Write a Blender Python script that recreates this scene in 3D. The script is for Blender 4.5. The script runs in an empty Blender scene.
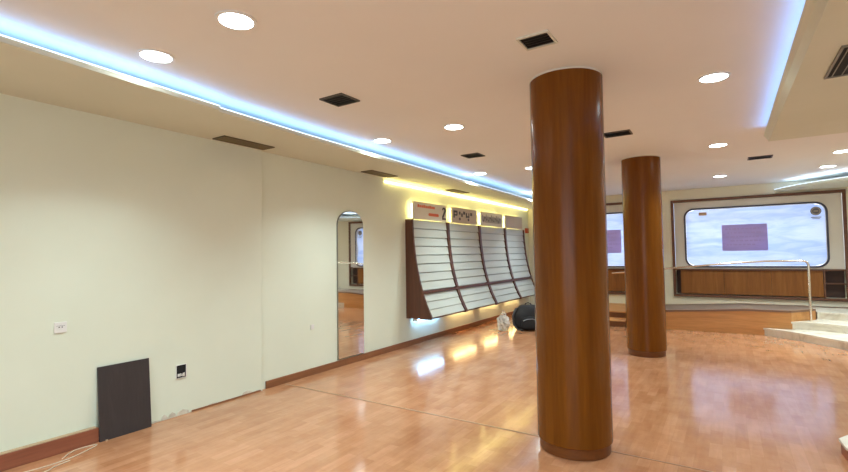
import bpy, bmesh, math, random
from mathutils import Vector, Matrix
random.seed(7)
C = bpy.context.scene.collection
S = bpy.context.scene

# ---------------------------------------------------------------- camera
cam = bpy.data.cameras.new('camera'); camo = bpy.data.objects.new('camera', cam); C.objects.link(camo)
cam.sensor_width = 36; cam.lens = 467/848*36; cam.clip_start = .05; cam.clip_end = 100
r = Vector((0.83805839, 0.54538383, -0.01464975)); u = Vector((0.03381006, -0.02511636, 0.99911263)); f = Vector((-0.54453193, 0.83781003, 0.03948844))
M = Matrix.Identity(4)
for i in range(3):
    M[i][0], M[i][1], M[i][2] = r[i], u[i], -f[i]
M[2][3] = 1.5
camo.matrix_world = M
S.camera = camo
# ---------------------------------------------------------------- world, exposure, daylight outside the windows
S.view_settings.view_transform = 'Standard'; S.view_settings.look = 'None'; S.view_settings.gamma = 1
S.view_settings.use_curve_mapping = False
S.view_settings.exposure = 0.62
w = bpy.data.worlds.new('world'); S.world = w; w.use_nodes = True
bg = w.node_tree.nodes['Background']; bg.inputs[0].default_value = (.55, .7, 1, 1); bg.inputs[1].default_value = 1.2
DOWN = 18.0
WARMC = (.79, .96, 1)
DLW = 12.0            # watts of each downlight's beam
def area(name, loc, sx, sy, power, col, rot):
    l = bpy.data.lights.new(name, 'AREA'); l.shape = 'RECTANGLE'; l.size = sx; l.size_y = sy; l.energy = power; l.color = col
    o = bpy.data.objects.new(name, l); C.objects.link(o); o.location = loc; o.rotation_euler = rot
    return o
for n, x in (('daylight_main_window', .44), ('daylight_side_window', -2.75)):
    area(n, (x, 13.0, 2.1), 3.2, 2.2, 30, (.82, .84, 1), (math.radians(-90), 0, 0))
# daylight from the shop front behind the camera
area('daylight_shop_front', (.6, -3.3, 1.5), 4.6, 2.2, 40, (.80, .97, 1), (math.radians(90), 0, 0))

# ---------------------------------------------------------------- materials
def mat(name, col, rough=.6, metal=0, emit=None, es=0, coat=0, spec=.5, trans=0, alpha=1):
    m = bpy.data.materials.new(name); m.use_nodes = True
    b = m.node_tree.nodes['Principled BSDF']
    b.inputs['Base Color'].default_value = (*col, 1); b.inputs['Roughness'].default_value = rough
    b.inputs['Metallic'].default_value = metal; b.inputs['Coat Weight'].default_value = coat
    b.inputs['Specular IOR Level'].default_value = spec; b.inputs['Transmission Weight'].default_value = trans
    b.inputs['Alpha'].default_value = alpha
    if emit: b.inputs['Emission Color'].default_value = (*emit, 1); b.inputs['Emission Strength'].default_value = es
    return m
def N(m, t, **k):
    n = m.node_tree.nodes.new(t)
    for a, v in k.items(): setattr(n, a, v)
    return n
def L(m, a, b): m.node_tree.links.new(a, b)
def coords(m, scale=(1, 1, 1), rot=(0, 0, 0), kind='Object'):
    tc = N(m, 'ShaderNodeTexCoord'); mp = N(m, 'ShaderNodeMapping')
    mp.inputs['Scale'].default_value = scale; mp.inputs['Rotation'].default_value = rot
    L(m, tc.outputs[kind], mp.inputs[0]); return mp.outputs[0]
def noise(m, vec, scale, detail=4, rough=.55, dist=0):
    n = N(m, 'ShaderNodeTexNoise'); n.inputs['Scale'].default_value = scale; n.inputs['Detail'].default_value = detail
    n.inputs['Roughness'].default_value = rough; n.inputs['Distortion'].default_value = dist
    L(m, vec, n.inputs['Vector']); return n.outputs['Fac']
def ramp(m, fac, stops):
    n = N(m, 'ShaderNodeValToRGB'); e = n.color_ramp.elements
    while len(e) < len(stops): e.new(.5)
    for i, (p, c) in enumerate(stops): e[i].position = p; e[i].color = (*c, 1)
    L(m, fac, n.inputs[0]); return n.outputs[0]
def mixc(m, fac, a, b, mode='MIX'):
    n = N(m, 'ShaderNodeMix', data_type='RGBA', blend_type=mode)
    if isinstance(fac, (int, float)): n.inputs[0].default_value = fac
    else: L(m, fac, n.inputs[0])
    for k, v in ((6, a), (7, b)):
        if isinstance(v, tuple): n.inputs[k].default_value = (*v, 1)
        else: L(m, v, n.inputs[k])
    return n.outputs[2]
def bump(m, h, s, d=.01):
    n = N(m, 'ShaderNodeBump'); n.inputs['Strength'].default_value = s; n.inputs['Distance'].default_value = d
    L(m, h, n.inputs['Height']); L(m, n.outputs[0], m.node_tree.nodes['Principled BSDF'].inputs['Normal'])
def base(m, c): L(m, c, m.node_tree.nodes['Principled BSDF'].inputs['Base Color'])
def paint(name, c1, c2, scale=.8, rough=.75):
    m = mat(name, c1, rough); v = coords(m)
    base(m, mixc(m, ramp(m, noise(m, v, scale, 5), [(.35, (0, 0, 0)), (.7, (1, 1, 1))]), c1, c2))
    bump(m, noise(m, v, 60, 3), .08, .004); return m
def wood(name, c1, c2, c3, axis='z', rough=.3, coat=0, scale=1.0, spec=.5):
    m = mat(name, c1, rough, coat=coat, spec=spec)
    s = {'z': (7, 7, .45), 'x': (.45, 7, 7), 'y': (7, .45, 7)}[axis]
    v = coords(m, tuple(k*scale for k in s))
    a = noise(m, v, 1.4, 8, .6, .8)
    s2 = tuple(k*3.2 for k in s); v2 = coords(m, tuple(k*scale*3 for k in s)); b = noise(m, v2, 3, 3)
    c = ramp(m, a, [(.3, c1), (.5, c2), (.72, c3)])
    c = mixc(m, .22, c, ramp(m, b, [(.3, (.25, .25, .25)), (.7, (1, 1, 1))]), 'MULTIPLY')
    base(m, c); return m
m_wall = paint('cream_wall_paint', (.80, .86, .715), (.75, .81, .665))
m_wallfar = paint('cream_far_wall_paint', (.84, .80, .64), (.80, .76, .60))
m_ceil = paint('ceiling_paint', (.87, .85, .80), (.84, .82, .77))
m_soffit = paint('soffit_paint', (.72, .73, .60), (.67, .68, .54))
m_fascia = mat('fascia_paint', (.70, .69, .58), .7)
m_column = wood('column_cherry_veneer', (.15, .045, .004), (.19, .060, .005), (.23, .076, .007), rough=.25, coat=0, spec=.2)
m_kick = wood('column_kick_wood', (.13, .036, .006), (.17, .050, .009), (.23, .07, .012), 'x', .35)
m_panel = wood('orange_wood_panel', (.52, .22, .06), (.60, .27, .08), (.66, .32, .11), 'x', .4)
m_frame = wood('dark_window_wood', (.12, .042, .018), (.16, .06, .025), (.21, .08, .034), 'x', .4)
m_wpanel = wood('window_wood_panel', (.23, .08, .018), (.30, .11, .024), (.40, .16, .04), 'z', .45, spec=.25)
m_niche = mat('niche_dark_wood', (.055, .022, .012), .6)
m_base = wood('baseboard_wood', (.23, .09, .035), (.30, .12, .05), (.36, .15, .06), 'y', .45)
m_redbase = wood('red_brown_plinth_wood', (.27, .085, .045), (.32, .105, .055), (.36, .125, .065), 'y', .5)
m_rawwood = mat('unpainted_board_top', (.47, .33, .2), .8)
m_plaster = paint('bare_plaster', (.74, .72, .60), (.50, .44, .35), 14)
m_trim = mat('platform_edge_trim', (.22, .12, .07), .4)
m_carpet = paint('ramp_surface', (.24, .16, .11), (.20, .13, .09), 3)
m_racksurf = mat('pale_rack_shelf', (.55, .58, .52), .4)
m_rackdark = wood('rack_dark_wood', (.085, .03, .016), (.115, .042, .022), (.15, .055, .028), 'z', .4)
m_rackback = mat('rack_grey_backing', (.34, .35, .30), .6)  # backing tone that shows between the paler shelves
m_chrome = mat('brushed_steel', (.78, .70, .58), .22, 1)
m_black = mat('black_fabric', (.012, .012, .014), .75)
m_black2 = mat('black_webbing', (.03, .03, .033), .5)
m_grey = mat('grey_zip', (.28, .28, .3), .4, .6)
m_board = wood('black_brown_board', (.042, .036, .038), (.048, .040, .041), (.056, .047, .047), 'z', .45)
m_dark = mat('painted_recess_shade', (.012, .012, .012), .8)  # flat black puts the shade inside holes into the colour
m_brownvent = mat('brown_vent_metal', (.12, .095, .045), .5)
m_brownslat = mat('brown_vent_slat', (.17, .135, .065), .5)
m_greyvent = mat('grey_vent_metal', (.22, .2, .15), .5)
m_ringm = mat('white_light_ring', (.85, .84, .8), .4)
m_white = mat('white_plastic', (.82, .82, .78), .4)
m_disc = mat('downlight_disc', (1, 1, 1), .5, emit=WARMC, es=DOWN)
m_blue = mat('blue_led_strip', (1, 1, 1), .5, emit=(.24, .50, 1), es=2.2)
m_bluer = mat('blue_led_strip_right', (1, 1, 1), .5, emit=(.20, .42, 1), es=5.5)
m_blue3 = mat('white_blue_led_strip', (1, 1, 1), .5, emit=(.5, .68, 1), es=16)
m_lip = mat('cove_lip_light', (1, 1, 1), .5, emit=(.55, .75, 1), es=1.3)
m_yel = mat('yellow_led_strip', (1, 1, 1), .5, emit=(1, .80, .30), es=10)
m_tubecool = mat('cool_fluorescent_tube', (1, 1, 1), .5, emit=(.28, .58, 1), es=15)
m_tubewarm = mat('warm_fluorescent_tube', (1, 1, 1), .5, emit=(1, .68, .32), es=9)
m_orange = mat('orange_print', (.75, .16, .05), .5)
m_inkdark = mat('dark_print', (.07, .06, .06), .5)
m_inkgrey = mat('faded_print', (.28, .24, .18), .5)
m_sign = mat('sign_board_white', (.76, .72, .60), .5)
m_sign2 = mat('sign_board_beige', (.58, .50, .39), .5)
m_mirror = mat('mirror_silver', (.80, .80, .78), .02, 1)
m_mirroredge = mat('mirror_edge', (.25, .24, .2), .3, .6)
m_red = mat('red_alarm', (.42, .06, .02), .4)
m_cable = mat('white_cable', (.66, .52, .38), .5)
m_gasket = mat('dark_window_gasket', (.06, .055, .075), .4)
m_inner = paint('white_window_surround', (.74, .70, .62), (.70, .66, .58))

# marble
m_marble = mat('cream_marble', (.6, .58, .47), .25); v = coords(m_marble)
base(m_marble, ramp(m_marble, noise(m_marble, v, 2.2, 9, .7, 1.2), [(.32, (.52, .44, .34)), (.5, (.74, .67, .55)), (.7, (.84, .77, .66))]))
# floor: laminate planks running along the room
m_floor = mat('laminate_parquet_floor', (.5, .3, .18), .2, coat=0, spec=.65)
v = coords(m_floor, (1, 1, 1), (0, 0, math.radians(90)))
bk = N(m_floor, 'ShaderNodeTexBrick'); bk.offset = .37; bk.offset_frequency = 2
bk.inputs['Scale'].default_value = 1; bk.inputs['Brick Width'].default_value = .30; bk.inputs['Row Height'].default_value = .085
bk.inputs['Mortar Size'].default_value = .0012; bk.inputs['Mortar Smooth'].default_value = .2; bk.inputs['Bias'].default_value = 0
bk.inputs['Color1'].default_value = (.60, .30, .16, 1); bk.inputs['Color2'].default_value = (.50, .235, .115, 1); bk.inputs['Mortar'].default_value = (.49, .24, .12, 1)
L(m_floor, v, bk.inputs[0])
g = noise(m_floor, coords(m_floor, (14, 1.6, 1)), 1.6, 6, .6, .5)
c = mixc(m_floor, .35, bk.outputs[0], ramp(m_floor, g, [(.3, (.55, .5, .45)), (.7, (1, 1, 1))]), 'MULTIPLY')
pch = noise(m_floor, coords(m_floor), 2.6, 6, .7)
c = mixc(m_floor, .55, c, ramp(m_floor, pch, [(.36, (.72, .58, .50)), (.62, (1, 1, 1))]), 'MULTIPLY')
base(m_floor, c)
rr = ramp(m_floor, noise(m_floor, coords(m_floor), 9, 4, .6), [(.3, (.09, .09, .09)), (.7, (.17, .17, .17))])
L(m_floor, rr, m_floor.node_tree.nodes['Principled BSDF'].inputs['Roughness'])
bump(m_floor, noise(m_floor, coords(m_floor, (1, .4, 1)), 7, 2), .06, .01)
# plastic sheet over the window: translucent, lit from outside
def translucent(name, c1, c2, tcol, creases=True):
    m = bpy.data.materials.new(name); m.use_nodes = True; nt = m.node_tree; nt.nodes.clear()
    out = N(m, 'ShaderNodeOutputMaterial'); mx = N(m, 'ShaderNodeMixShader'); d = N(m, 'ShaderNodeBsdfPrincipled'); t = N(m, 'ShaderNodeBsdfTranslucent')
    d.inputs['Roughness'].default_value = .4; d.inputs['Base Color'].default_value = (*c1, 1)
    mx.inputs[0].default_value = .75
    L(m, d.outputs[0], mx.inputs[1]); L(m, t.outputs[0], mx.inputs[2]); L(m, mx.outputs[0], out.inputs[0])
    v = coords(m, (1, 1, 1), (0, math.radians(35), 0))
    vv = coords(m, (.6, 1, 3.2), (0, math.radians(32), 0))
    n = noise(m, vv, 2.2, 5, .6, .6)
    L(m, ramp(m, n, [(.36, c2), (.62, tcol)]), t.inputs[0])
    return m
m_sheet = translucent('plastic_sheet', (.6, .65, .8), (.50, .64, .92), (.78, .86, 1.0))
m_paper = translucent('pink_paper', (.66, .45, .50), (.60, .50, .62), (.72, .60, .74))

# ---------------------------------------------------------------- helpers
def bx(bm, x0, x1, y0, y1, z0, z1, bev=0):
    b2 = bmesh.new(); bmesh.ops.create_cube(b2, size=1)
    for v_ in b2.verts: v_.co = Vector(((x0+x1)/2+v_.co.x*(x1-x0), (y0+y1)/2+v_.co.y*(y1-y0), (z0+z1)/2+v_.co.z*(z1-z0)))
    if bev: bmesh.ops.bevel(b2, geom=b2.edges[:], offset=bev, segments=2, affect='EDGES', profile=.6)
    me = bpy.data.meshes.new('t'); b2.to_mesh(me); b2.free(); bm.from_mesh(me); bpy.data.meshes.remove(me); return bm
def box(*a, **k): return bx(bmesh.new(), *a, **k)
def prism(bm, pts, a0, a1, axis='z'):
    """closed polygon pts (2d) extruded along axis"""
    def P(p, t): return {'z': (p[0], p[1], t), 'y': (p[0], t, p[1]), 'x': (t, p[0], p[1])}[axis]
    A = [bm.verts.new(P(p, a0)) for p in pts]; B = [bm.verts.new(P(p, a1)) for p in pts]
    n = len(pts); bm.faces.new(A); bm.faces.new(B[::-1])
    for i in range(n): bm.faces.new((A[i], A[(i+1) % n], B[(i+1) % n], B[i]))
    bmesh.ops.recalc_face_normals(bm, faces=bm.faces[:]); return bm
def ringprism(bm, outer, inner, a0, a1, axis='y'):
    """frame: outer and inner loops with the same number of points"""
    def P(p, t): return {'z': (p[0], p[1], t), 'y': (p[0], t, p[1]), 'x': (t, p[0], p[1])}[axis]
    n = len(outer)
    O0 = [bm.verts.new(P(p, a0)) for p in outer]; O1 = [bm.verts.new(P(p, a1)) for p in outer]
    I0 = [bm.verts.new(P(p, a0)) for p in inner]; I1 = [bm.verts.new(P(p, a1)) for p in inner]
    for i in range(n):
        j = (i+1) % n
        bm.faces.new((O0[i], O0[j], I0[j], I0[i])); bm.faces.new((O1[i], I1[i], I1[j], O1[j]))
        bm.faces.new((O0[i], O1[i], O1[j], O0[j])); bm.faces.new((I0[i], I0[j], I1[j], I1[i]))
    bmesh.ops.recalc_face_normals(bm, faces=bm.faces[:]); return bm
def tube(bm, pts, rad, seg=10, cap=True):
    pts = [Vector(p) for p in pts]; rings = []; prev = None
    rads = rad if isinstance(rad, (list, tuple)) else [rad]*len(pts)
    for i, p in enumerate(pts):
        d = (pts[min(i+1, len(pts)-1)]-pts[max(i-1, 0)]).normalized()
        if prev is None: n = d.orthogonal().normalized()
        else: n = (prev-d*prev.dot(d)).normalized()
        prev = n; b = d.cross(n)
        rings.append([bm.verts.new(p+(n*math.cos(2*math.pi*k/seg)+b*math.sin(2*math.pi*k/seg))*rads[i]) for k in range(seg)])
    for a, b in zip(rings, rings[1:]):
        for k in range(seg): bm.faces.new((a[k], a[(k+1) % seg], b[(k+1) % seg], b[k]))
    if cap: bm.faces.new(rings[0][::-1]); bm.faces.new(rings[-1])
    bmesh.ops.recalc_face_normals(bm, faces=bm.faces[:]); return bm
def lathe(bm, prof, seg=48, cx=0, cy=0, cap=True):
    rings = [[bm.verts.new((cx+r_*math.cos(2*math.pi*k/seg), cy+r_*math.sin(2*math.pi*k/seg), z)) for k in range(seg)] for r_, z in prof]
    for a, b in zip(rings, rings[1:]):
        for k in range(seg): bm.faces.new((a[k], a[(k+1) % seg], b[(k+1) % seg], b[k]))
    if cap: bm.faces.new(rings[0][::-1]); bm.faces.new(rings[-1])
    bmesh.ops.recalc_face_normals(bm, faces=bm.faces[:]); return bm
def obj(name, bm, m, parent=None, smooth=False, ang=40):
    me = bpy.data.meshes.new(name); bm.to_mesh(me); bm.free()
    ms = m if isinstance(m, list) else [m]
    for q in ms: me.materials.append(q)
    if smooth:
        me.polygons.foreach_set('use_smooth', [True]*len(me.polygons)); me.set_sharp_from_angle(angle=math.radians(ang))
    o = bpy.data.objects.new(name, me); C.objects.link(o)
    if parent: o.parent = parent
    return o
def tag(o, label, cat, group=None):
    o['label'] = label; o['category'] = cat
    if group: o['group'] = group
    return o
def thing(name, label, cat, loc=(0, 0, 0), rz=0, group=None):
    o = bpy.data.objects.new(name, None); C.objects.link(o); o.location = loc; o.rotation_euler = (0, 0, rz); o.empty_display_size = .1
    return tag(o, label, cat, group)
def struct(name, bm, m, **k):
    o = obj(name, bm, m, **k); o['kind'] = 'structure'; return o
def dup(root, loc, label, rz=None, group=None):
    r_ = root.copy(); C.objects.link(r_); r_.location = loc; r_['label'] = label
    if rz is not None: r_.rotation_euler = (0, 0, rz)
    if group: r_['group'] = group
    for ch in list(root.children):
        c_ = ch.copy(); C.objects.link(c_); c_.parent = r_
        for g_ in ch.children:
            d_ = g_.copy(); C.objects.link(d_); d_.parent = c_
    return r_
def rrect(x0, x1, z0, z1, rad, seg=8):
    pts = []
    for cx_, cz_, a in ((x1-rad, z1-rad, 0), (x0+rad, z1-rad, 90), (x0+rad, z0+rad, 180), (x1-rad, z0+rad, 270)):
        for k in range(seg+1):
            t = math.radians(a+90*k/seg); pts.append((cx_+rad*math.cos(t), cz_+rad*math.sin(t)))
    return pts
def rect_like(x0, x1, z0, z1, seg=8):
    """rectangle with the same point count as rrect"""
    pts = []
    for cx_, cz_, sx, sz in ((x1, z1, 1, 1), (x0, z1, -1, 1), (x0, z0, -1, -1), (x1, z0, 1, -1)):
        h = seg/2
        for k in range(seg+1):
            t = (k-h)/h
            # walk along the two sides next to the corner
            ex, ez = .16, .16
            if (sx*sz) > 0: dx, dz = (0, -sz*ex*(-t)) if t < 0 else (-sx*ex*t, 0)
            else: dx, dz = (-sx*ex*(-t), 0) if t < 0 else (0, -sz*ex*t)
            pts.append((cx_+dx, cz_+dz))
    return pts

XL, XR2 = -4.44, -4.465       # left wall: nearer section and the section beyond the crack
YJ, YF, ZC = 3.45, 12.0, 2.87
XE, YB = 5.2, -3.6
# ---------------------------------------------------------------- room shell
struct('floor', box(-4.8, XE+.2, YB-.2, 12.3, -.12, 0), m_floor)
struct('ceiling', box(-4.8, XE+.2, YB-.2, 12.3, ZC, ZC+.15), m_ceil)
bm = bmesh.new(); bx(bm, XL-.3, XL, YB-.2, YJ, 0, ZC); bx(bm, XL-.3, XR2, YJ, YF+.3, 0, ZC)
struct('wall_left', bm, m_wall)
struct('wall_right', box(XE, XE+.2, YB, YF+.3, 0, ZC), m_wallfar)
bm = bmesh.new(); bx(bm, -4.465, -1.75, YB-.2, YB, 0, ZC); bx(bm, 2.95, XE, YB-.2, YB, 0, ZC); bx(bm, -1.75, 2.95, YB-.2, YB, 2.62, ZC); bx(bm, -1.75, 2.95, YB-.2, YB, 0, .38)
struct('wall_back', bm, m_wallfar)
# far wall with two rounded openings
W1 = (-.78, 1.635, 1.155, 2.405); W2 = (-3.95, -1.55, 1.155, 2.42); RAD = .17
F1 = (-1.03, 1.91, .53, 2.585); F2 = (-4.20, -1.34, .53, 2.63)
FY = YF
bm = bmesh.new()
def holewall(bm, F, W):
    ringprism(bm, rect_like(F[0], F[1], W[2]-.06, F[3]), rrect(*W, RAD), FY, FY+.2, 'y')
bx(bm, -4.465, F2[0], FY, FY+.2, 0, ZC); bx(bm, F2[1], F1[0], FY, FY+.2, 0, ZC); bx(bm, F1[1], XE, FY, FY+.2, 0, ZC)
for F in (F1, F2):
    bx(bm, F[0], F[1], FY, FY+.2, 0, F[2]); bx(bm, F[0], F[1], FY, FY+.2, F[3], ZC)
    bx(bm, F[0], F[1], FY+.12, FY+.2, F[2], W1[2]-.06)
struct('wall_far', bm, m_wallfar)

# windows: dark wooden frame, white surround with rounded opening, wood panel and niches below
def window(idx, F, W, niche):
    wroot = bpy.data.objects.new('window_%d' % idx, None); C.objects.link(wroot); wroot['kind'] = 'structure'
    t = .055; d = .05
    bm = bmesh.new()
    bx(bm, F[0]-.03, F[1]+.03, FY-d, FY-.002, F[3], F[3]+t, .006); bx(bm, F[0]-.03, F[1]+.03, FY-d, FY-.002, F[2]-t, F[2], .006)
    bx(bm, F[0]-.03, F[0]+.025, FY-d, FY-.002, F[2], F[3], .006); bx(bm, F[1]-.025, F[1]+.03, FY-d, FY-.002, F[2], F[3], .006)
    obj('frame', bm, m_frame, wroot)
    bm = bmesh.new(); ringprism(bm, rect_like(F[0]+.03, F[1]-.03, W[2]-.055, F[3]-.005), rrect(*W, RAD), FY-.012, FY+.14, 'y')
    obj('surround', bm, m_inner, wroot)
    o_, i_ = rrect(W[0]-.03, W[1]+.03, W[2]-.03, W[3]+.03, RAD+.03), rrect(W[0]+.004, W[1]-.004, W[2]+.004, W[3]-.004, RAD-.004)
    bm = bmesh.new(); ringprism(bm, o_, i_, FY-.03, FY-.013, 'y'); obj('gasket', bm, m_gasket, wroot)
    zt = W[2]-.06
    bm = bmesh.new(); bx(bm, F[0]+.026, F[1]-.026, FY-.07, FY-.002, zt-.03, zt, .005); obj('sill', bm, m_frame, wroot)
    px0, px1 = F[0]+.12, F[1]-niche
    bm = bmesh.new(); k = 3; wdt = (px1-px0)/k
    for q in range(k): bx(bm, px0+q*wdt+.002, px0+(q+1)*wdt-.002, FY-.03, FY-.005, F[2]+.02, zt-.035, .003)
    obj('lower_panel', bm, m_wpanel, wroot)
    bm = bmesh.new(); bx(bm, F[0]+.03, F[1]-.03, FY+.09, FY+.115, F[2]+.005, zt-.035)
    obj('niche_back', bm, m_niche, wroot)
    bm = bmesh.new(); bx(bm, px1+.004, px1+.03, FY-.04, FY+.088, F[2]+.005, zt-.032); obj('niche_divider', bm, m_frame, wroot)
    zz = (F[2]+zt)/2
    bm = bmesh.new(); bx(bm, px1+.032, F[1]-.028, FY-.035, FY+.088, zz-.012, zz+.012); obj('niche_shelf', bm, m_frame, wroot)
    # glass and roller box outside
    bm = bmesh.new(); prism(bm, rrect(W[0]+.002, W[1]-.002, W[2]+.002, W[3]-.002, RAD), FY+.100, FY+.106, 'y')
    gl = mat('clear_window_glass_%d' % idx, (1, 1, 1), 0.0, trans=1); obj('glass', bm, gl, wroot)
    bm = bmesh.new(); bx(bm, W[0]+.02, W[1]-.02, FY+.15, FY+.17, W[3]-.17, W[3]-.155); bx(bm, W[0]+.02, W[1]-.02, FY+.15, FY+.17, W[3]-.25, W[3]-.24)
    obj('outer_bar', bm, m_greyvent, wroot)
    return wroot
window(1, F1, W1, .36); window(2, F2, W2, .30)
# plastic sheets (wrinkled cloth of plastic taped inside the openings)
def sheet(W, label):
    bm = bmesh.new(); nx, nz = 60, 32; g_ = []
    x0, x1, z0, z1 = W[0]+.006, W[1]-.006, W[2]+.006, W[3]-.006
    for j in range(nz+1):
        row = []
        z = z0+(z1-z0)*j/nz
        dzz = min(z-z0, z1-z); ins = 0 if dzz > RAD else RAD-math.sqrt(max(RAD**2-(RAD-dzz)**2, 0))
        for i in range(nx+1):
            x = x0+ins+(x1-x0-2*ins)*i/nx
            a = .010*math.sin((x*2.1+z*3.3)*3)+.008*math.sin((x*3.9-z*5.1)*2.3+1)+.006*math.sin(x*17+z*11)
            row.append(bm.verts.new((x, FY+.055+a, z)))
        g_.append(row)
    for j in range(nz):
        for i in range(nx): bm.faces.new((g_[j][i], g_[j][i+1], g_[j+1][i+1], g_[j+1][i]))
    return tag(obj('plastic_sheet', bm, m_sheet, smooth=True, ang=180), label, 'plastic sheet')
sheet(W1, 'bluish white plastic sheet covering the large right window above the ramp')
sheet(W2, 'bluish white plastic sheet covering the window partly hidden behind the far column')
def paper(cx_, cz_, lab):
    t_ = thing('taped_notice', lab, 'notice', (cx_, FY+.022, cz_))
    obj('paper', box(-.40, .40, -.002, .002, -.28, .28), m_paper, t_)
    bm = bmesh.new()
    for k, (a, b) in enumerate(((-.34, .30), (-.30, .33), (-.33, .26), (-.25, .3), (-.32, .2))):
        z = .19-k*.085; x = a
        while x < b:
            ww = random.uniform(.03, .09); bx(bm, x, min(x+ww, b), -.004, -.0022, z-.014, z+.014); x += ww+.022
    obj('print', bm, mat('faded_rose_print', (.62, .46, .55), .6), t_)
    return t_
paper(.30, 1.76, 'pinkish paper notice with rows of print behind the right window sheet')
paper(-2.55, 1.75, 'pinkish paper notice on the covered window seen between the two columns')
# round sticker at top right, small orange sticker at top left
t_ = thing('round_sticker', 'round brown emblem sticker in the upper right corner of the covered window', 'sticker', (1.49, FY+.022, 2.25))
bm = bmesh.new(); ring = [(.085*math.cos(a*math.pi/16), .085*math.sin(a*math.pi/16)) for a in range(32)]; prism(bm, ring, -.001, .001, 'y')
obj('badge', bm, mat('sticker_brown', (.16, .15, .17), .5), t_)
bm = bmesh.new(); ringprism(bm, [(p[0]*.85, p[1]*.85) for p in ring], [(p[0]*.68, p[1]*.68) for p in ring], -.003, -.0012, 'y'); bx(bm, -.035, .035, -.003, -.0012, -.012, .012)
obj('emblem_ring', bm, mat('sticker_tan', (.45, .38, .30), .5), t_)
bm = bmesh.new(); bx(bm, -.08, .08, -.001, .001, -.135, -.115); bx(bm, -.06, .06, -.001, .001, -.16, -.145)
obj('caption', bm, mat('sticker_caption', (.30, .32, .36), .5), t_)
tag(obj('orange_sticker', box(-.52, -.37, FY+.018, FY+.022, 2.27, 2.34), mat('pale_orange_sticker', (.62, .42, .25), .6)), 'small pale orange sticker at the top left of the covered right window', 'sticker')

# soffit along the left wall with cove lip; the edge is not quite parallel to the wall
def soffit_slab(name, edge, inner_x, z0f, th, m):
    """edge: list of (x,y); slab between the wall and the edge"""
    bm = bmesh.new(); A = []
    for x, y in edge:
        z = z0f(y); A.append([bm.verts.new((inner_x, y, z)), bm.verts.new((x, y, z)), bm.verts.new((x, y, z+th)), bm.verts.new((inner_x, y, z+th))])
    for a, b in zip(A, A[1:]):
        for k in range(4): bm.faces.new((a[k], a[(k+1) % 4], b[(k+1) % 4], b[k]))
    bm.faces.new(A[0]); bm.faces.new(A[-1][::-1]); bmesh.ops.recalc_face_normals(bm, faces=bm.faces[:])
    return struct(name, bm, m)
zs = lambda y: 2.735-.006*y
edge_near = [(-3.29, YB), (-3.38, .8), (-3.50, 2.30)]
edge_far = [(-3.535, 2.30), (-3.59, 3.3), (-3.66, 6.5), (-3.74, YF)]
soffit_slab('soffit_left_near', edge_near, XL, zs, .035, m_soffit)
soffit_slab('soffit_left', edge_far, XR2, zs, .035, m_soffit)
def led(name, pts, m, label, wdt=.03, th=.006):
    bm = bmesh.new(); A = []
    for i, p in enumerate(pts):
        d = (Vector(pts[min(i+1, len(pts)-1)])-Vector(pts[max(i-1, 0)])).normalized(); n = Vector((-d.y, d.x, 0)).normalized()*wdt/2
        p = Vector(p); A.append([bm.verts.new(p-n), bm.verts.new(p+n), bm.verts.new(p+n+Vector((0, 0, th))), bm.verts.new(p-n+Vector((0, 0, th)))])
    for a, b in zip(A, A[1:]):
        for k in range(4): bm.faces.new((a[k], a[(k+1) % 4], b[(k+1) % 4], b[k]))
    bm.faces.new(A[0]); bm.faces.new(A[-1][::-1]); bmesh.ops.recalc_face_normals(bm, faces=bm.faces[:])
    return tag(obj(name, bm, m), label, 'light strip')
led('led_strip', [(x-.11, y, zs(y)+.036) for x, y in edge_near], m_blue, 'blue cove light strip above the nearest stretch of left soffit', .13)
led('led_strip', [(x-.11, y, zs(y)+.036) for x, y in edge_far], m_blue, 'blue cove light strip running along the left soffit to the far wall', .13)
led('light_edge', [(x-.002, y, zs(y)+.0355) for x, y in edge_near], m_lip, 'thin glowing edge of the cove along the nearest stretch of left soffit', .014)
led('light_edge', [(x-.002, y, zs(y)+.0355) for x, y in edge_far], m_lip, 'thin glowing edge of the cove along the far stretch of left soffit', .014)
# right soffit
ZSR = 2.70
bm = bmesh.new(); A = []
for x, y in ((.50, YB), (.42, 6.42)):
    A.append([bm.verts.new(p) for p in [(x, y, ZSR), (.378, y, 2.775), (.42, y, 2.775), (.56, y, 2.765), (XE, y, 2.765), (XE, y, ZSR)]])
for k in range(6): bm.faces.new((A[0][k], A[0][(k+1) % 6], A[1][(k+1) % 6], A[1][k]))
bm.faces.new(A[0]); bm.faces.new(A[1][::-1]); bmesh.ops.recalc_face_normals(bm, faces=bm.faces[:])
bx(bm, .62, XE, 6.38, 6.419, 2.776, ZC)
struct('soffit_right', bm, m_soffit)
led('led_strip', [(.400, -2.5, 2.776), (.400, 6.38, 2.776)], m_bluer, 'blue cove light strip above the right soffit')
# curved soffit at the far wall
arc = [(.85, 11.99), (.98, 11.66), (1.18, 11.33), (1.45, 10.98), (1.80, 10.66), (2.25, 10.35), (2.8, 10.08), (3.5, 9.85), (4.3, 9.7), (XE, 9.62)]
bm = bmesh.new(); prism(bm, arc+[(XE, YF)], 2.68, 2.73); struct('soffit_far', bm, m_soffit)
led('led_strip', [(x+.10, y+.10, 2.731) for x, y in arc[1:-1]], m_blue3, 'curved blue white light strip in the cove at far right')
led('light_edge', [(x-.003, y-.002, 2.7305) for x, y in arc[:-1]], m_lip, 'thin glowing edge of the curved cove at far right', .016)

# baseboards
struct('baseboard_left', box(XR2+.001, XR2+.022, YJ+.06, YF-.001, 0, .085, bev=.004), m_base)
bm = bmesh.new(); bx(bm, XL+.001, XL+.055, -3.5, 1.80, 0, .115, .004); o = struct('baseboard_near', bm, m_redbase)
bm = bmesh.new(); bx(bm, XL+.001, XL+.050, -3.5, 1.79, .1155, .121); o = struct('baseboard_cap', bm, m_rawwood)
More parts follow.
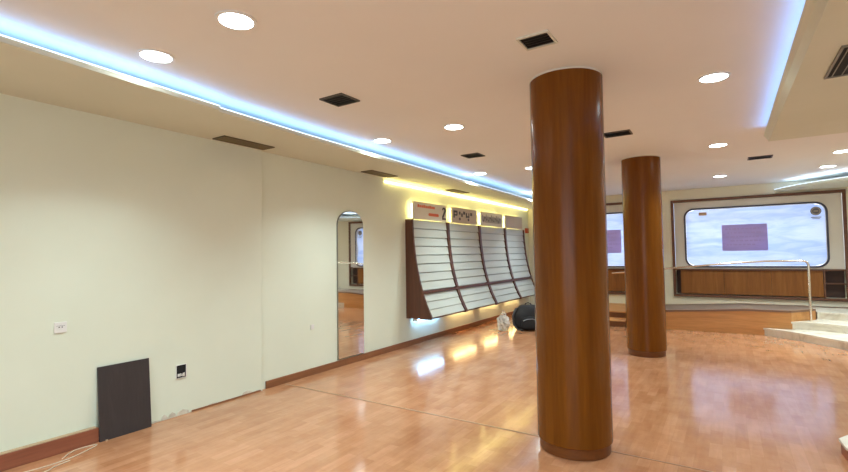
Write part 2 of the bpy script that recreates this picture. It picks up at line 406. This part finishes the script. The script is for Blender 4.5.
# rough plaster edge where the baseboard was removed
bm = bmesh.new(); y = 1.83
while y < YJ+.0:
    y2 = min(y+random.uniform(.05, .16), YJ); h = random.choice((.010, .018, .028, .05, .014, .02))
    prism(bm, [(y, .0005), (y2, .0005), (y2-.01, h*.6), ((y+y2)/2, h), (y+.012, h*.7)], XL+.0005, XL+.004+random.random()*.003, 'x'); y = y2
struct('trim_1', bm, m_plaster)
struct('trim_2', box(XL+.006, XL+.012, 2.62, 3.42, 0, .016), m_base)
# paint crack at the wall joint
struct('trim_3', box(XL-.02, XL+.0015, YJ-.012, YJ+.001, .12, 2.70), m_wall)
# joint across the floor
struct('trim_4', box(XR2+.05, -.02, 3.744, 3.757, 0, .0025), mat('dark_joint', (.33, .17, .09), .4))
struct('trim_5', box(XR2+.05, -1.35, 3.761, 3.766, 0, .0025), mat('light_joint', (.55, .38, .22), .4))

# ---------------------------------------------------------------- columns
def column(x, y, R, label, ztop=ZC):
    t_ = thing('column', label, 'column', (x, y, 0))
    bm = bmesh.new(); lathe(bm, [(R, .085), (R, ztop-.012)], 72); obj('shaft', bm, m_column, t_, smooth=True)
    bm = bmesh.new(); lathe(bm, [(R-.022, 0), (R-.016, .004), (R-.014, .075), (R-.004, .0845)], 72); obj('kick_ring', bm, m_kick, t_, smooth=True)
    bm = bmesh.new(); lathe(bm, [(R+.002, ztop-.012), (R+.002, ztop)], 72); obj('top_ring', bm, m_fascia, t_, smooth=True)
column(-1.042, 3.70, .277, 'thick glossy cherry wood round column in the foreground')
column(-1.043, 7.52, .264, 'round cherry wood column farther back, right of the foreground column')

# ---------------------------------------------------------------- platform, ramp and steps
def zp(x): return max(.315, min(.425, .425+.065*(x-.2)))
front = [(-1.75, 10.08), (-1.0, 10.08), (0.2, 10.12), (.87, 10.15), (1.25, 10.62)]
rampt = thing('wooden_ramp', 'low orange wood sided ramp and landing below the covered windows', 'ramp', (0, 0, 0))
bm = bmesh.new(); A = []
for x, y in front:
    z = zp(x)
    A.append([bm.verts.new((x, y, 0)), bm.verts.new((x, y, z)), bm.verts.new((x, YF-.002, z-.055)), bm.verts.new((x, YF-.002, 0))])
for a, b in zip(A, A[1:]):
    for k in range(4): bm.faces.new((a[k], a[(k+1) % 4], b[(k+1) % 4], b[k]))
bm.faces.new(A[0]); bm.faces.new(A[-1][::-1]); bmesh.ops.recalc_face_normals(bm, faces=bm.faces[:])
obj('side_panel', bm, m_panel, rampt)
bm = bmesh.new(); A = []
for x, y in front:
    z = zp(x); q = [(x, y-.012, z-.012), (x, y-.012, z+.022), (x, y+.05, z+.022), (x, y+.05, z-.012)]
    A.append([bm.verts.new(p) for p in q])
for a, b in zip(A, A[1:]):
    for k in range(4): bm.faces.new((a[k], a[(k+1) % 4], b[(k+1) % 4], b[k]))
bm.faces.new(A[0]); bm.faces.new(A[-1][::-1]); bmesh.ops.recalc_face_normals(bm, faces=bm.faces[:])
obj('edge_trim', bm, m_trim, rampt)
bm = bmesh.new(); A = []
for x, y in front:
    z = zp(x); A.append([bm.verts.new(p) for p in [(x, y+.06, z+.001), (x, y+.06, z+.006), (x, YF-.06, z-.050), (x, YF-.06, z-.054)]])
for a, b in zip(A, A[1:]):
    for k in range(4): bm.faces.new((a[k], a[(k+1) % 4], b[(k+1) % 4], b[k]))
bm.faces.new(A[0]); bm.faces.new(A[-1][::-1]); bmesh.ops.recalc_face_normals(bm, faces=bm.faces[:])
obj('walking_surface', bm, m_carpet, rampt)
# left wooden steps between the columns
st = thing('wooden_steps', 'two small wooden steps leading to the ramp, between the columns', 'steps', (0, 0, 0))
for k, (y0, z1) in enumerate(((9.95, .13), (10.35, .26))):
    bm = bmesh.new(); bx(bm, -3.3, -1.76, y0+.03, YF-.01 if k else 10.34, 0 if k == 0 else 0, z1-.025); obj('riser', bm, m_kick, st)
    bm = bmesh.new(); bx(bm, -3.32, -1.76, y0, YF-.01 if k else 10.37, z1-.024, z1, .004); obj('tread', bm, m_panel, st)
# marble steps, curved noses
ms = thing('marble_steps', 'three curved cream marble steps at the far right under the handrail', 'steps', (0, 0, 0))
def smooth_pts(p, n=5):
    out = []
    for i in range(len(p)-1):
        p0 = p[max(i-1, 0)]; p1 = p[i]; p2 = p[i+1]; p3 = p[min(i+2, len(p)-1)]
        for k in range(n):
            t = k/n
            out.append(tuple(.5*((2*b)+(-a+c)*t+(2*a-5*b+4*c-d)*t*t+(-a+3*b-3*c+d)*t**3) for a, b, c, d in zip(p0, p1, p2, p3)))
    out.append(p[-1]); return out
s1 = [(.47, 10.12), (.54, 10.08), (.80, 9.88), (1.15, 9.50), (1.45, 9.16), (1.9, 8.85), (2.5, 8.62), (3.2, 8.5)]
s2 = [(.86, 10.13), (.98, 10.18), (1.25, 10.14), (1.56, 9.97), (2.0, 9.75), (2.5, 9.58), (3.2, 9.45)]
s3 = [(1.27, 10.62), (1.32, 10.70), (1.66, 10.56), (2.1, 10.38), (2.6, 10.27), (3.2, 10.2)]
back = {0: [(3.2, 11.49), (1.26, 11.49), (1.26, 10.60), (.88, 10.12)], 1: [(3.2, 11.49), (1.26, 11.49), (1.26, 10.62)], 2: [(3.2, 11.49), (1.27, 11.49)]}
for k, s in enumerate((s1, s2, s3)):
    sp = smooth_pts(s); z0, z1 = k*.13, (k+1)*.13
    bm = bmesh.new(); prism(bm, [(x, y+.02) for x, y in sp]+back[k], z0+.0005, z1-.031); obj('riser', bm, m_marble, ms)
    bm = bmesh.new(); prism(bm, sp+back[k], z1-.03, z1); obj('tread', bm, m_marble, ms)
bm = bmesh.new(); bx(bm, 1.262, XE-.002, 11.5, YF-.002, 0, .365); obj('landing', bm, m_carpet, ms)
# low plinth in the right foreground
pl = thing('low_platform', 'corner of a low brown step with marble top at the right edge, foreground', 'platform', (0, 0, 0))
bm = bmesh.new(); prism(bm, [(.655, 4.40), (.645, 4.57), (.72, 4.70), (2.6, 5.6), (2.6, 3.3), (1.1, 3.3)], 0, .085); obj('side', bm, m_redbase, pl)
bm = bmesh.new(); prism(bm, [(.645, 4.40), (.635, 4.575), (.72, 4.72), (2.6, 5.62), (2.6, 3.28), (1.09, 3.28)], .0855, .105); obj('marble_top', bm, m_marble, pl)
# handrail
hr = thing('handrail', 'thin brushed steel handrail above the ramp', 'handrail', (1.15, 10.35, 0))
P = [(-3.2, 0, 1.05), (-2.65, 0, 1.10), (-2.1, 0, 1.16), (-1.45, 0, 1.225), (-1.0, 0, 1.265), (-.6, 0, 1.29), (-.10, 0, 1.297), (-.05, 0, 1.29), (-.015, 0, 1.27), (0, 0, 1.23)]
bm = bmesh.new(); tube(bm, P, .017, 12); obj('rail', bm, m_chrome, hr, smooth=True)
bm = bmesh.new(); tube(bm, [(0, 0, 1.24), (0, .0, .2605)], .019, 12); obj('post', bm, m_chrome, hr, smooth=True)
bm = bmesh.new(); tube(bm, [(-2.75, 0, 1.08), (-2.75, .0, .325)], .017, 12); obj('post', bm, m_chrome, hr, smooth=True)

# ---------------------------------------------------------------- magazine display racks
prof = [(.115, 2.085), (.125, 1.83), (.150, 1.575), (.185, 1.33), (.230, 1.12), (.285, .925), (.36, .71), (.475, .475)]
PS = smooth_pts(prof, 8)
def at_s(s):      # point on the front curve, s in 0..1 by length
    Ls = [0]
    for a, b in zip(PS, PS[1:]): Ls.append(Ls[-1]+math.dist(a, b))
    t = s*Ls[-1]
    for i in range(len(PS)-1):
        if Ls[i+1] >= t or i == len(PS)-2:
            q = (t-Ls[i])/(Ls[i+1]-Ls[i]); a, b = PS[i], PS[i+1]
            return (a[0]+(b[0]-a[0])*q, a[1]+(b[1]-a[1])*q), Vector((b[0]-a[0], b[1]-a[1])).normalized()
def rack(y0, y1, label, tubem):
    t_ = thing('magazine_rack', label, 'display rack', (XR2, y0, 0), 0, None)
    wd = y1-y0
    for a in (0, wd-.036):
        bm = bmesh.new(); prism(bm, [(.001, 2.085)]+[(.135, 2.085)]+[(p[0]+.026, p[1]) for p in PS]+[(.49, .458), (.001, .458)], a, a+.036, 'y')
        obj('side_panel', bm, m_rackdark, t_)
    # curved backing
    bm = bmesh.new(); prism(bm, [(p[0]-.035, p[1]) for p in PS]+[(p[0]-.047, p[1]) for p in PS[::-1]], .0365, wd-.0365, 'y')
    obj('backing', bm, m_rackback, t_)
    bm = bmesh.new(); bx(bm, .03, .46, .0365, wd-.0365, .46, .485); obj('bottom_board', bm, m_rackdark, t_)
    (c, z), d = at_s(.735)
    bm = bmesh.new(); q = Vector((-d.y, d.x)); 
    pts = [Vector((c, z))+d*(-.02)+q*.022, Vector((c, z))+d*.02+q*.022, Vector((c, z))+d*.02-q*.03, Vector((c, z))-d*.02-q*.03]
    prism(bm, [tuple(p) for p in pts], .0365, wd-.0365, 'y'); obj('cross_bar', bm, m_rackdark, t_)
    rows = [(k*.0895+.004, (k+1)*.0895-.003) for k in range(8)]+[(.750+k*.0815, .750+(k+1)*.0815-.003) for k in range(3)]
    for a, b in rows:
        (pa, da), (pb, db) = at_s(a), at_s(b)
        pa, pb = Vector(pa), Vector(pb); dd = (pb-pa).normalized(); nn = Vector((-dd.y, dd.x))
        if nn.x < 0: nn = -nn
        A0 = pa-nn*.014; B0 = pb-nn*.006
        poly = [A0, B0, B0+nn*.009, B0-dd*.014+nn*.009, B0-dd*.014+nn*.006, A0+nn*.006]
        bm = bmesh.new(); prism(bm, [tuple(p) for p in poly], .038, wd-.038, 'y'); obj('shelf', bm, m_racksurf, t_)
    bm = bmesh.new(); tube(bm, [(.075, .18, .425), (.075, wd-.18, .425)], .020, 10); obj('lamp_tube', bm, tubem, t_)
    bm = bmesh.new(); bx(bm, .045, .105, .12, .178, .40, .452); bx(bm, .045, .105, wd-.178, wd-.12, .40, .452); bx(bm, .045, .105, .12, wd-.12, .449, .4575); obj('lamp_holder', bm, m_white, t_)
    return t_
EY = [6.30, 7.49, 8.81, 10.14, 11.34]
labs = ['curved wall rack with pale shelves nearest the mirror, under the orange lettered sign', 'second curved wall rack from the mirror, under the dark lettered sign with two dots',
        'third curved wall rack from the mirror, under the sign with a block of dark lettering', 'curved wall rack farthest from the mirror, above the black backpack, under the blank sign']
for k in range(4):
    o = rack(EY[k]+.002, EY[k+1]-.002, labs[k], m_tubecool if k == 0 else m_tubewarm); o['group'] = 'curved magazine racks on the left wall'
# backlit header signs
def sign(y0, y1, label, m):
    t_ = thing('header_sign', label, 'sign', (XR2, y0, 2.092), 0, 'signs above the magazine racks')
    wd = y1-y0
    obj('board', box(.10, .125, 0, wd, 0, .300, bev=.003), m, t_)
    bm = bmesh.new()
    bm.free()
    for yy in (.1, wd-.14): obj('bracket', box(.001, .0995, yy, yy+.04, .06, .10), m_white, t_)
    bm = bmesh.new(); bx(bm, .060, .066, .05, wd-.05, .03, .045); bx(bm, .060, .066, .05, wd-.05, .25, .265); bx(bm, .060, .066, .03, .045, .03, .265); bx(bm, .060, .066, wd-.045, wd-.03, .03, .265)
    obj('back_light', bm, m_yel, t_)
    return t_, wd
def ink(t_, polys, m, name='lettering'):
    bm = bmesh.new()
    for (a, b, c_, d) in polys: bx(bm, .1252, .1275, a, b, c_, d)
    return obj(name, bm, m, t_)
t_, wd = sign(6.37, 7.45, 'white backlit sign with orange lettering and orange pill above the first rack', m_sign)
P = []; y = .12
for k in range(9): P.append((y, y+.048, .205, .245+.01*(k % 3 == 0))); y += .062
ink(t_, P, m_orange)
bm = bmesh.new(); prism(bm, rrect(.46, .80, .075, .125, .024, 5), .1252, .1275, 'x'); obj('orange_pill', bm, m_orange, t_)
# dark figure at the right edge
bm = bmesh.new()
tube(bm, [(.1285, .93, .215), (.1285, .96, .245), (.1285, 1.01, .24), (.1285, 1.02, .20), (.1285, .98, .14), (.1285, .94, .085), (.1285, .93, .05), (.1285, 1.04, .05)], [.010, .016, .02, .02, .018, .018, .018, .014], 8)
obj('dark_figure', bm, m_inkdark, t_)
t_, wd = sign(7.66, 8.70, 'beige backlit sign with dark irregular lettering above the second rack', m_sign2)
ink(t_, [(.05, .10, .10, .24), (.10, .20, .20, .24), (.10, .19, .14, .17), (.17, .21, .15, .24), (.27, .33, .17, .23), (.36, .42, .13, .20), (.44, .52, .18, .24), (.55, .60, .12, .22), (.60, .68, .13, .16), (.66, .70, .12, .22), (.74, .82, .17, .23)], m_inkdark)
for cy_ in (.30, .66):
    bm = bmesh.new(); ring = [(cy_+.035*math.cos(a*math.pi/10), .085+.028*math.sin(a*math.pi/10)) for a in range(20)]; prism(bm, ring, .1252, .1275, 'x'); obj('dot', bm, m_inkdark, t_)
t_, wd = sign(8.90, 10.0, 'white backlit sign with a dense block of dark lettering above the third rack', m_sign)
P = []; y = .06
for k in range(11):
    h = (.225, .205, .245)[k % 3]; P += [(y, y+.022, .10, h), (y+.022, y+.060, (.10, .16, .13)[k % 3], (.13, .19, .16)[k % 3]), (y+.05, y+.064, .09, .20)]; y += .088
ink(t_, P, m_inkdark)
P = []; y = .08
for k in range(12): P.append((y, y+.05, .075, .092)); y += .078
ink(t_, P, m_inkgrey, 'small_lettering')
sign(10.18, 11.24, 'plain beige backlit sign above the fourth rack', m_sign2)
tag(obj('corner_light_strip', box(XR2+.004, XR2+.022, 5.75, 11.9, 2.640, 2.652), m_yel), 'yellow light strip along the top of the left wall above the racks', 'light strip')

# ---------------------------------------------------------------- mirror
def rr_top(y0, y1, z0, z1, rad):
    n = 14; pts = [(y0, z0), (y1, z0)]
    for k in range(n+1):
        t = math.pi*k/n; pts.append(((y0+y1)/2+(y1-y0)/2*math.cos(t), z1-rad+rad*math.sin(t)))
    return pts
t_ = thing('wall_mirror', 'tall narrow mirror with arched top on the left wall', 'mirror', (XR2, 4.95, 0))
pm = rr_top(-.27, .27, .095, 2.13, .20)
bm = bmesh.new(); prism(bm, pm, .003, .014, 'x'); obj('mirror_backing', bm, m_mirroredge, t_)
bm = bmesh.new(); prism(bm, [(.005+p[0]*.975, 1.13+(p[1]-1.13)*.994) for p in pm], .0142, .0162, 'x'); obj('mirror_glass', bm, m_mirror, t_)

# ---------------------------------------------------------------- dark board leaning at the wall
t_ = thing('leaning_board', 'dark brown rectangular board leaning against the left wall', 'board', (XL+.062, 2.003, 0))
bm = bmesh.new(); prism(bm, [(0, .0), (.016, .002), (-.040, .602), (-.056, .600)], -.205, .205, 'y')
obj('panel', bm, m_board, t_)
bm = bmesh.new(); bx(bm, .018, .030, -.165, -.150, .0, .010); obj('corner_chip', bm, m_rawwood, t_)
# wall plates
t_ = thing('wall_socket', 'small white socket plate on the left wall above the leaning board', 'socket', (XL, 1.54, .967))
obj('plate', box(.001, .012, -.042, .042, -.042, .042, bev=.003), m_white, t_)
bm = bmesh.new()
for q in (-.010, .010): bx(bm, .0122, .0130, q-.004, q+.004, -.002, .006)
bx(bm, .0122, .0125, -.03, .03, .012, .014)
obj('hole', bm, m_dark, t_)
t_ = thing('open_socket_box', 'open dark socket box with loose wiring in the left wall', 'socket', (XL, 2.515, .415))
obj('box_opening', box(.001, .006, -.048, .048, -.062, .062), m_dark, t_)  # black slab on the wall stands in for the shaded hole
bm = bmesh.new(); ringprism(bm, [(-.050, -.064), (.050, -.064), (.050, .064), (-.050, .064)], [(-.046, -.06), (.046, -.06), (.046, .06), (-.046, .06)], .001, .010, 'x'); obj('rim', bm, m_white, t_)
bm = bmesh.new(); tube(bm, [(.008, -.03, -.045), (.016, -.01, -.02), (.012, .0, -.04), (.018, .025, -.015)], .005, 6); bx(bm, .0062, .012, -.035, .0, -.045, -.02); bx(bm, .0062, .012, .012, .032, -.05, -.02)
obj('wiring', bm, m_white, t_)
tag(obj('wall_socket', box(XR2+.001, XR2+.010, 4.20, 4.255, .57, .63, bev=.002), m_white), 'tiny pale switch plate on the left wall beside the mirror', 'socket')
tag(obj('alarm_box', box(-4.464, -4.40, 11.74, 11.86, 2.02, 2.15, bev=.008), m_red), 'small red alarm box on the wall beyond the last sign', 'alarm box')

# ---------------------------------------------------------------- backpack and plastic bag by the racks
def blob(bm, c_, s, seg=20, rings=14, fn=None, flat=None):
    b2 = bmesh.new(); bmesh.ops.create_uvsphere(b2, u_segments=seg, v_segments=rings, radius=1)
    for v_ in b2.verts:
        p = v_.co.copy()
        if fn: p = fn(p)
        q = Vector((p.x*s[0]+c_[0], p.y*s[1]+c_[1], p.z*s[2]+c_[2]))
        if flat is not None and q.z < flat: q.z = flat+(q.z-flat)*.02
        v_.co = q
    me = bpy.data.meshes.new('t'); b2.to_mesh(me); b2.free(); bm.from_mesh(me); bpy.data.meshes.remove(me); return bm
def sq(p, e=.7):
    g_ = lambda a: math.copysign(abs(a)**e, a)
    q = Vector((g_(p.x), g_(p.y), g_(p.z))); 
    k = 1-.16*max(q.z, 0); q.x *= k; q.y *= k
    q += Vector((.05*math.sin(q.z*7+q.x*4), .05*math.sin(q.x*6+q.z*5), .03*math.sin(q.y*8+q.x*5))); return q
t_ = thing('backpack', 'black backpack slumped on the floor below the last rack', 'backpack', (-3.34, 8.86, 0), math.radians(25))
bm = bmesh.new(); blob(bm, (0, 0, .235), (.29, .20, .245), 28, 20, sq, .004); obj('body', bm, m_black, t_, smooth=True, ang=180)
bm = bmesh.new(); blob(bm, (.02, -.20, .15), (.17, .075, .125), 20, 14, sq, .006); obj('front_pocket', bm, m_black, t_, smooth=True, ang=180)
bm = bmesh.new(); tube(bm, [(-.12, -.275, .20), (-.04, -.285, .235), (.06, -.288, .24), (.15, -.275, .21)], .007, 6); obj('zip', bm, m_grey, t_)
bm = bmesh.new(); tube(bm, [(-.06, 0, .46), (-.05, 0, .505), (0, 0, .52), (.05, 0, .505), (.06, 0, .46)], .012, 8); obj('handle', bm, m_black2, t_, smooth=True)
for sx in (-1, 1):
    bm = bmesh.new(); tube(bm, [(sx*.13, -.04, .44), (sx*.24, -.07, .40), (sx*.30, -.11, .27), (sx*.29, -.15, .12), (sx*.22, -.19, .03), (sx*.12, -.26, .018)], [.02, .024, .024, .02, .015, .012], 8)
    obj('shoulder_strap', bm, m_black2, t_, smooth=True)
m_clear = mat('crumpled_clear_plastic', (.86, .84, .78), .18, trans=.55, spec=.8)
t_ = thing('plastic_bag', 'crumpled clear plastic bag lying left of the backpack', 'bag', (-3.70, 8.46, 0))
bm = bmesh.new(); b2 = bmesh.new(); bmesh.ops.create_icosphere(b2, subdivisions=4, radius=1)
for v_ in b2.verts:
    p = v_.co; k = 1+.16*math.sin(9*p.x+5*p.z)+.13*math.sin(11*p.y-7*p.z)+.09*math.sin(17*p.z+8*p.x)
    v_.co = Vector((p.x*.11*k, p.y*.11*k, max(.145+p.z*.15*k, .003)))
me = bpy.data.meshes.new('t'); b2.to_mesh(me); b2.free(); bm.from_mesh(me); bpy.data.meshes.remove(me)
obj('bag_body', bm, m_clear, t_, smooth=True, ang=30)
bm = bmesh.new(); tube(bm, [(0, 0, .27), (.01, .01, .31), (.0, 0, .33), (.03, .0, .36)], [.02, .012, .03, .045], 8, cap=False); obj('tied_neck', bm, m_clear, t_, smooth=True)

# cables on the floor by the near baseboard
def cable(pts, lab, rad=.004):
    sp = smooth_pts(pts, 8); bm = bmesh.new(); tube(bm, [(x, y, rad+.0005+.0001) for x, y in sp], rad, 6)
    tag(obj('cable', bm, m_cable, smooth=True), lab, 'cable')
cable([(-4.30, .95), (-4.22, 1.25), (-4.20, 1.48), (-4.27, 1.68), (-4.33, 1.76), (-4.35, 1.62), (-4.25, 1.50)], 'thin pale cable looping at the end of the near baseboard')
cable([(-4.1, .95), (-4.05, 1.15), (-4.10, 1.35), (-4.14, 1.42), (-4.165, 1.52)], 'thin pale cable curling on the floor in the lower left corner')

# ---------------------------------------------------------------- ceiling lights
def downlight_proto(loc, label):
    t_ = thing('ceiling_downlight', label, 'ceiling light', loc, 0, 'round recessed ceiling lights')
    ring = [(.5*math.cos(a*math.pi/18), .5*math.sin(a*math.pi/18)) for a in range(36)]
    bm = bmesh.new(); ringprism(bm, [(p[0]*.23, p[1]*.23) for p in ring], [(p[0]*.19, p[1]*.19) for p in ring], -.008, 0, 'z'); obj('trim_ring', bm, m_ringm, t_)
    bm = bmesh.new(); prism(bm, [(p[0]*.188, p[1]*.188) for p in ring], -.006, -.001, 'z'); obj('light_disc', bm, m_disc, t_)
    bl = bpy.data.lights.new('beam', 'AREA'); bl.shape = 'DISK'; bl.size = .17; bl.energy = DLW; bl.color = WARMC; bl.spread = math.radians(116)
    bo = bpy.data.objects.new('beam', bl); C.objects.link(bo); bo.location = (0, 0, -.010); bo.parent = t_
    return t_
lights = [(-2.34, 1.64, 'brightest large round ceiling light nearest the top edge, left half'),
          (-3.20, 1.63, 'round ceiling light next to the blue cove, nearest the camera'),
          (-3.42, 4.38, 'round ceiling light beside the blue cove above the mirror'),
          (-2.43, 4.36, 'round ceiling light between the two nearest square vents and the foreground column'),
          (-3.50, 7.18, 'small round ceiling light beside the blue cove above the second rack'),
          (-3.60, 10.2, 'tiny round ceiling light at the far end of the blue cove by the foreground column'),
          (-2.60, 7.22, 'tiny round ceiling light just touching the left edge of the foreground column top'),
          (-.047, 4.32, 'large round ceiling light right of the foreground column'),
          (-.064, 7.16, 'round ceiling light right of the far column, middle of three in line'),
          (-.08, 10.2, 'small round ceiling light above the far wall, farthest of three in line'),
          (1.44, 10.15, 'round ceiling light just above the curved cove at far right'),
          (1.40, 8.70, 'small round ceiling light at the right edge, behind the soffit corner'),
          (-.047, 1.62, 'round ceiling light overhead, right of the camera'), (-2.34, -1.1, 'round ceiling light behind the camera, left'), (-3.10, -1.1, 'round ceiling light behind the camera by the cove'), (-.047, -1.1, 'round ceiling light behind the camera, right')]
for k, (x, y, lab) in enumerate(lights):
    if k == 0: dl = downlight_proto((x, y, ZC), lab)
    else: dup(dl, (x, y, ZC), lab)
for x, y, lab in ((2.6, 4.4, 'added unseen round light in the right soffit, far'), (2.6, 1.6, 'added unseen round light in the right soffit, near'), (2.6, -1.1, 'added unseen round light in the right soffit behind the camera')):
    dup(dl, (x, y, ZSR), lab)  # unseen soffit lamps, added to light the right side
for x, y, lab in ((3.9, 7.2, 'added unseen round light in the ceiling right of the steps, nearer'), (3.9, 8.9, 'added unseen round light in the ceiling right of the steps, farther'), (2.65, 9.4, 'added unseen round light in the ceiling above the marble steps'), (2.65, 7.6, 'added unseen round light in the ceiling in front of the marble steps')):
    dup(dl, (x, y, ZC), lab)  # lamps added out of view to brighten the far end and steps
# ---------------------------------------------------------------- vents
def vent(x, y, z, sx, sy, label, mf, mb, msl, nsl=5, along='x'):
    t_ = thing('ceiling_vent', label, 'vent', (x, y, z))
    hx, hy = sx/2, sy/2
    bm = bmesh.new(); ringprism(bm, [(-hx, -hy), (hx, -hy), (hx, hy), (-hx, hy)], [(-hx+.014, -hy+.014), (hx-.014, -hy+.014), (hx-.014, hy-.014), (-hx+.014, hy-.014)], -.012, 0, 'z'); obj('vent_frame', bm, mf, t_)
    obj('vent_back', box(-hx+.0145, hx-.0145, -hy+.0145, hy-.0145, -.003, -.001), mb, t_)
    bm = bmesh.new()
    for k in range(nsl):
        q = (k+.5)/nsl
        if along == 'x': yy = -hy+.0145+q*(sy-.029); prism(bm, [(yy-.006, -.010), (yy-.002, -.010), (yy+.006, -.0035), (yy+.002, -.0035)], -hx+.015, hx-.015, 'x')
        else: xx = -hx+.0145+q*(sx-.029); prism(bm, [(xx-.006, -.010), (xx-.002, -.010), (xx+.006, -.0035), (xx+.002, -.0035)], -hy+.015, hy-.015, 'y')
    obj('vent_slats', bm, msl, t_); return t_
m_vslat = mat('black_slat', (.03, .032, .03), .5); m_vframe = mat('dark_vent_frame', (.10, .09, .07), .5)
vent(-.985, 2.885, ZC, .21, .20, 'black square ceiling vent above and left of the foreground column, nearest', m_fascia, m_dark, m_vslat)
vent(-2.81, 3.00, ZC, .26, .24, 'dark square ceiling vent near the left cove, in front of the mirror', m_vframe, m_dark, m_vslat)
vent(-2.93, 5.79, ZC, .26, .24, 'small dark ceiling vent left of the foreground column top', m_vframe, m_dark, m_vslat)
vent(-1.03, 5.73, ZC, .30, .22, 'dark ceiling vent between the two columns', m_vframe, m_dark, m_vslat)
vent(.444, 8.50, ZC, .30, .22, 'dark ceiling vent right of the far column, beyond the soffit corner', m_vframe, m_dark, m_vslat)
vent(-4.27, 3.10, zs(3.10), .20, .62, 'brown slatted vent in the left soffit, nearest the camera', m_brownvent, m_brownvent, m_brownslat, 4, 'y')
vent(-4.27, 5.40, zs(5.40), .20, .62, 'brown slatted vent in the left soffit above the mirror', m_brownvent, m_brownvent, m_brownslat, 4, 'y')
vent(-4.27, 7.75, zs(7.75), .20, .62, 'brown slatted vent in the left soffit above the racks', m_brownvent, m_brownvent, m_brownslat, 4, 'y')
vent(.855, 3.95, ZSR, .50, .62, 'grey air grille in the right soffit at the right edge', m_greyvent, m_dark, m_greyvent, 9, 'y')
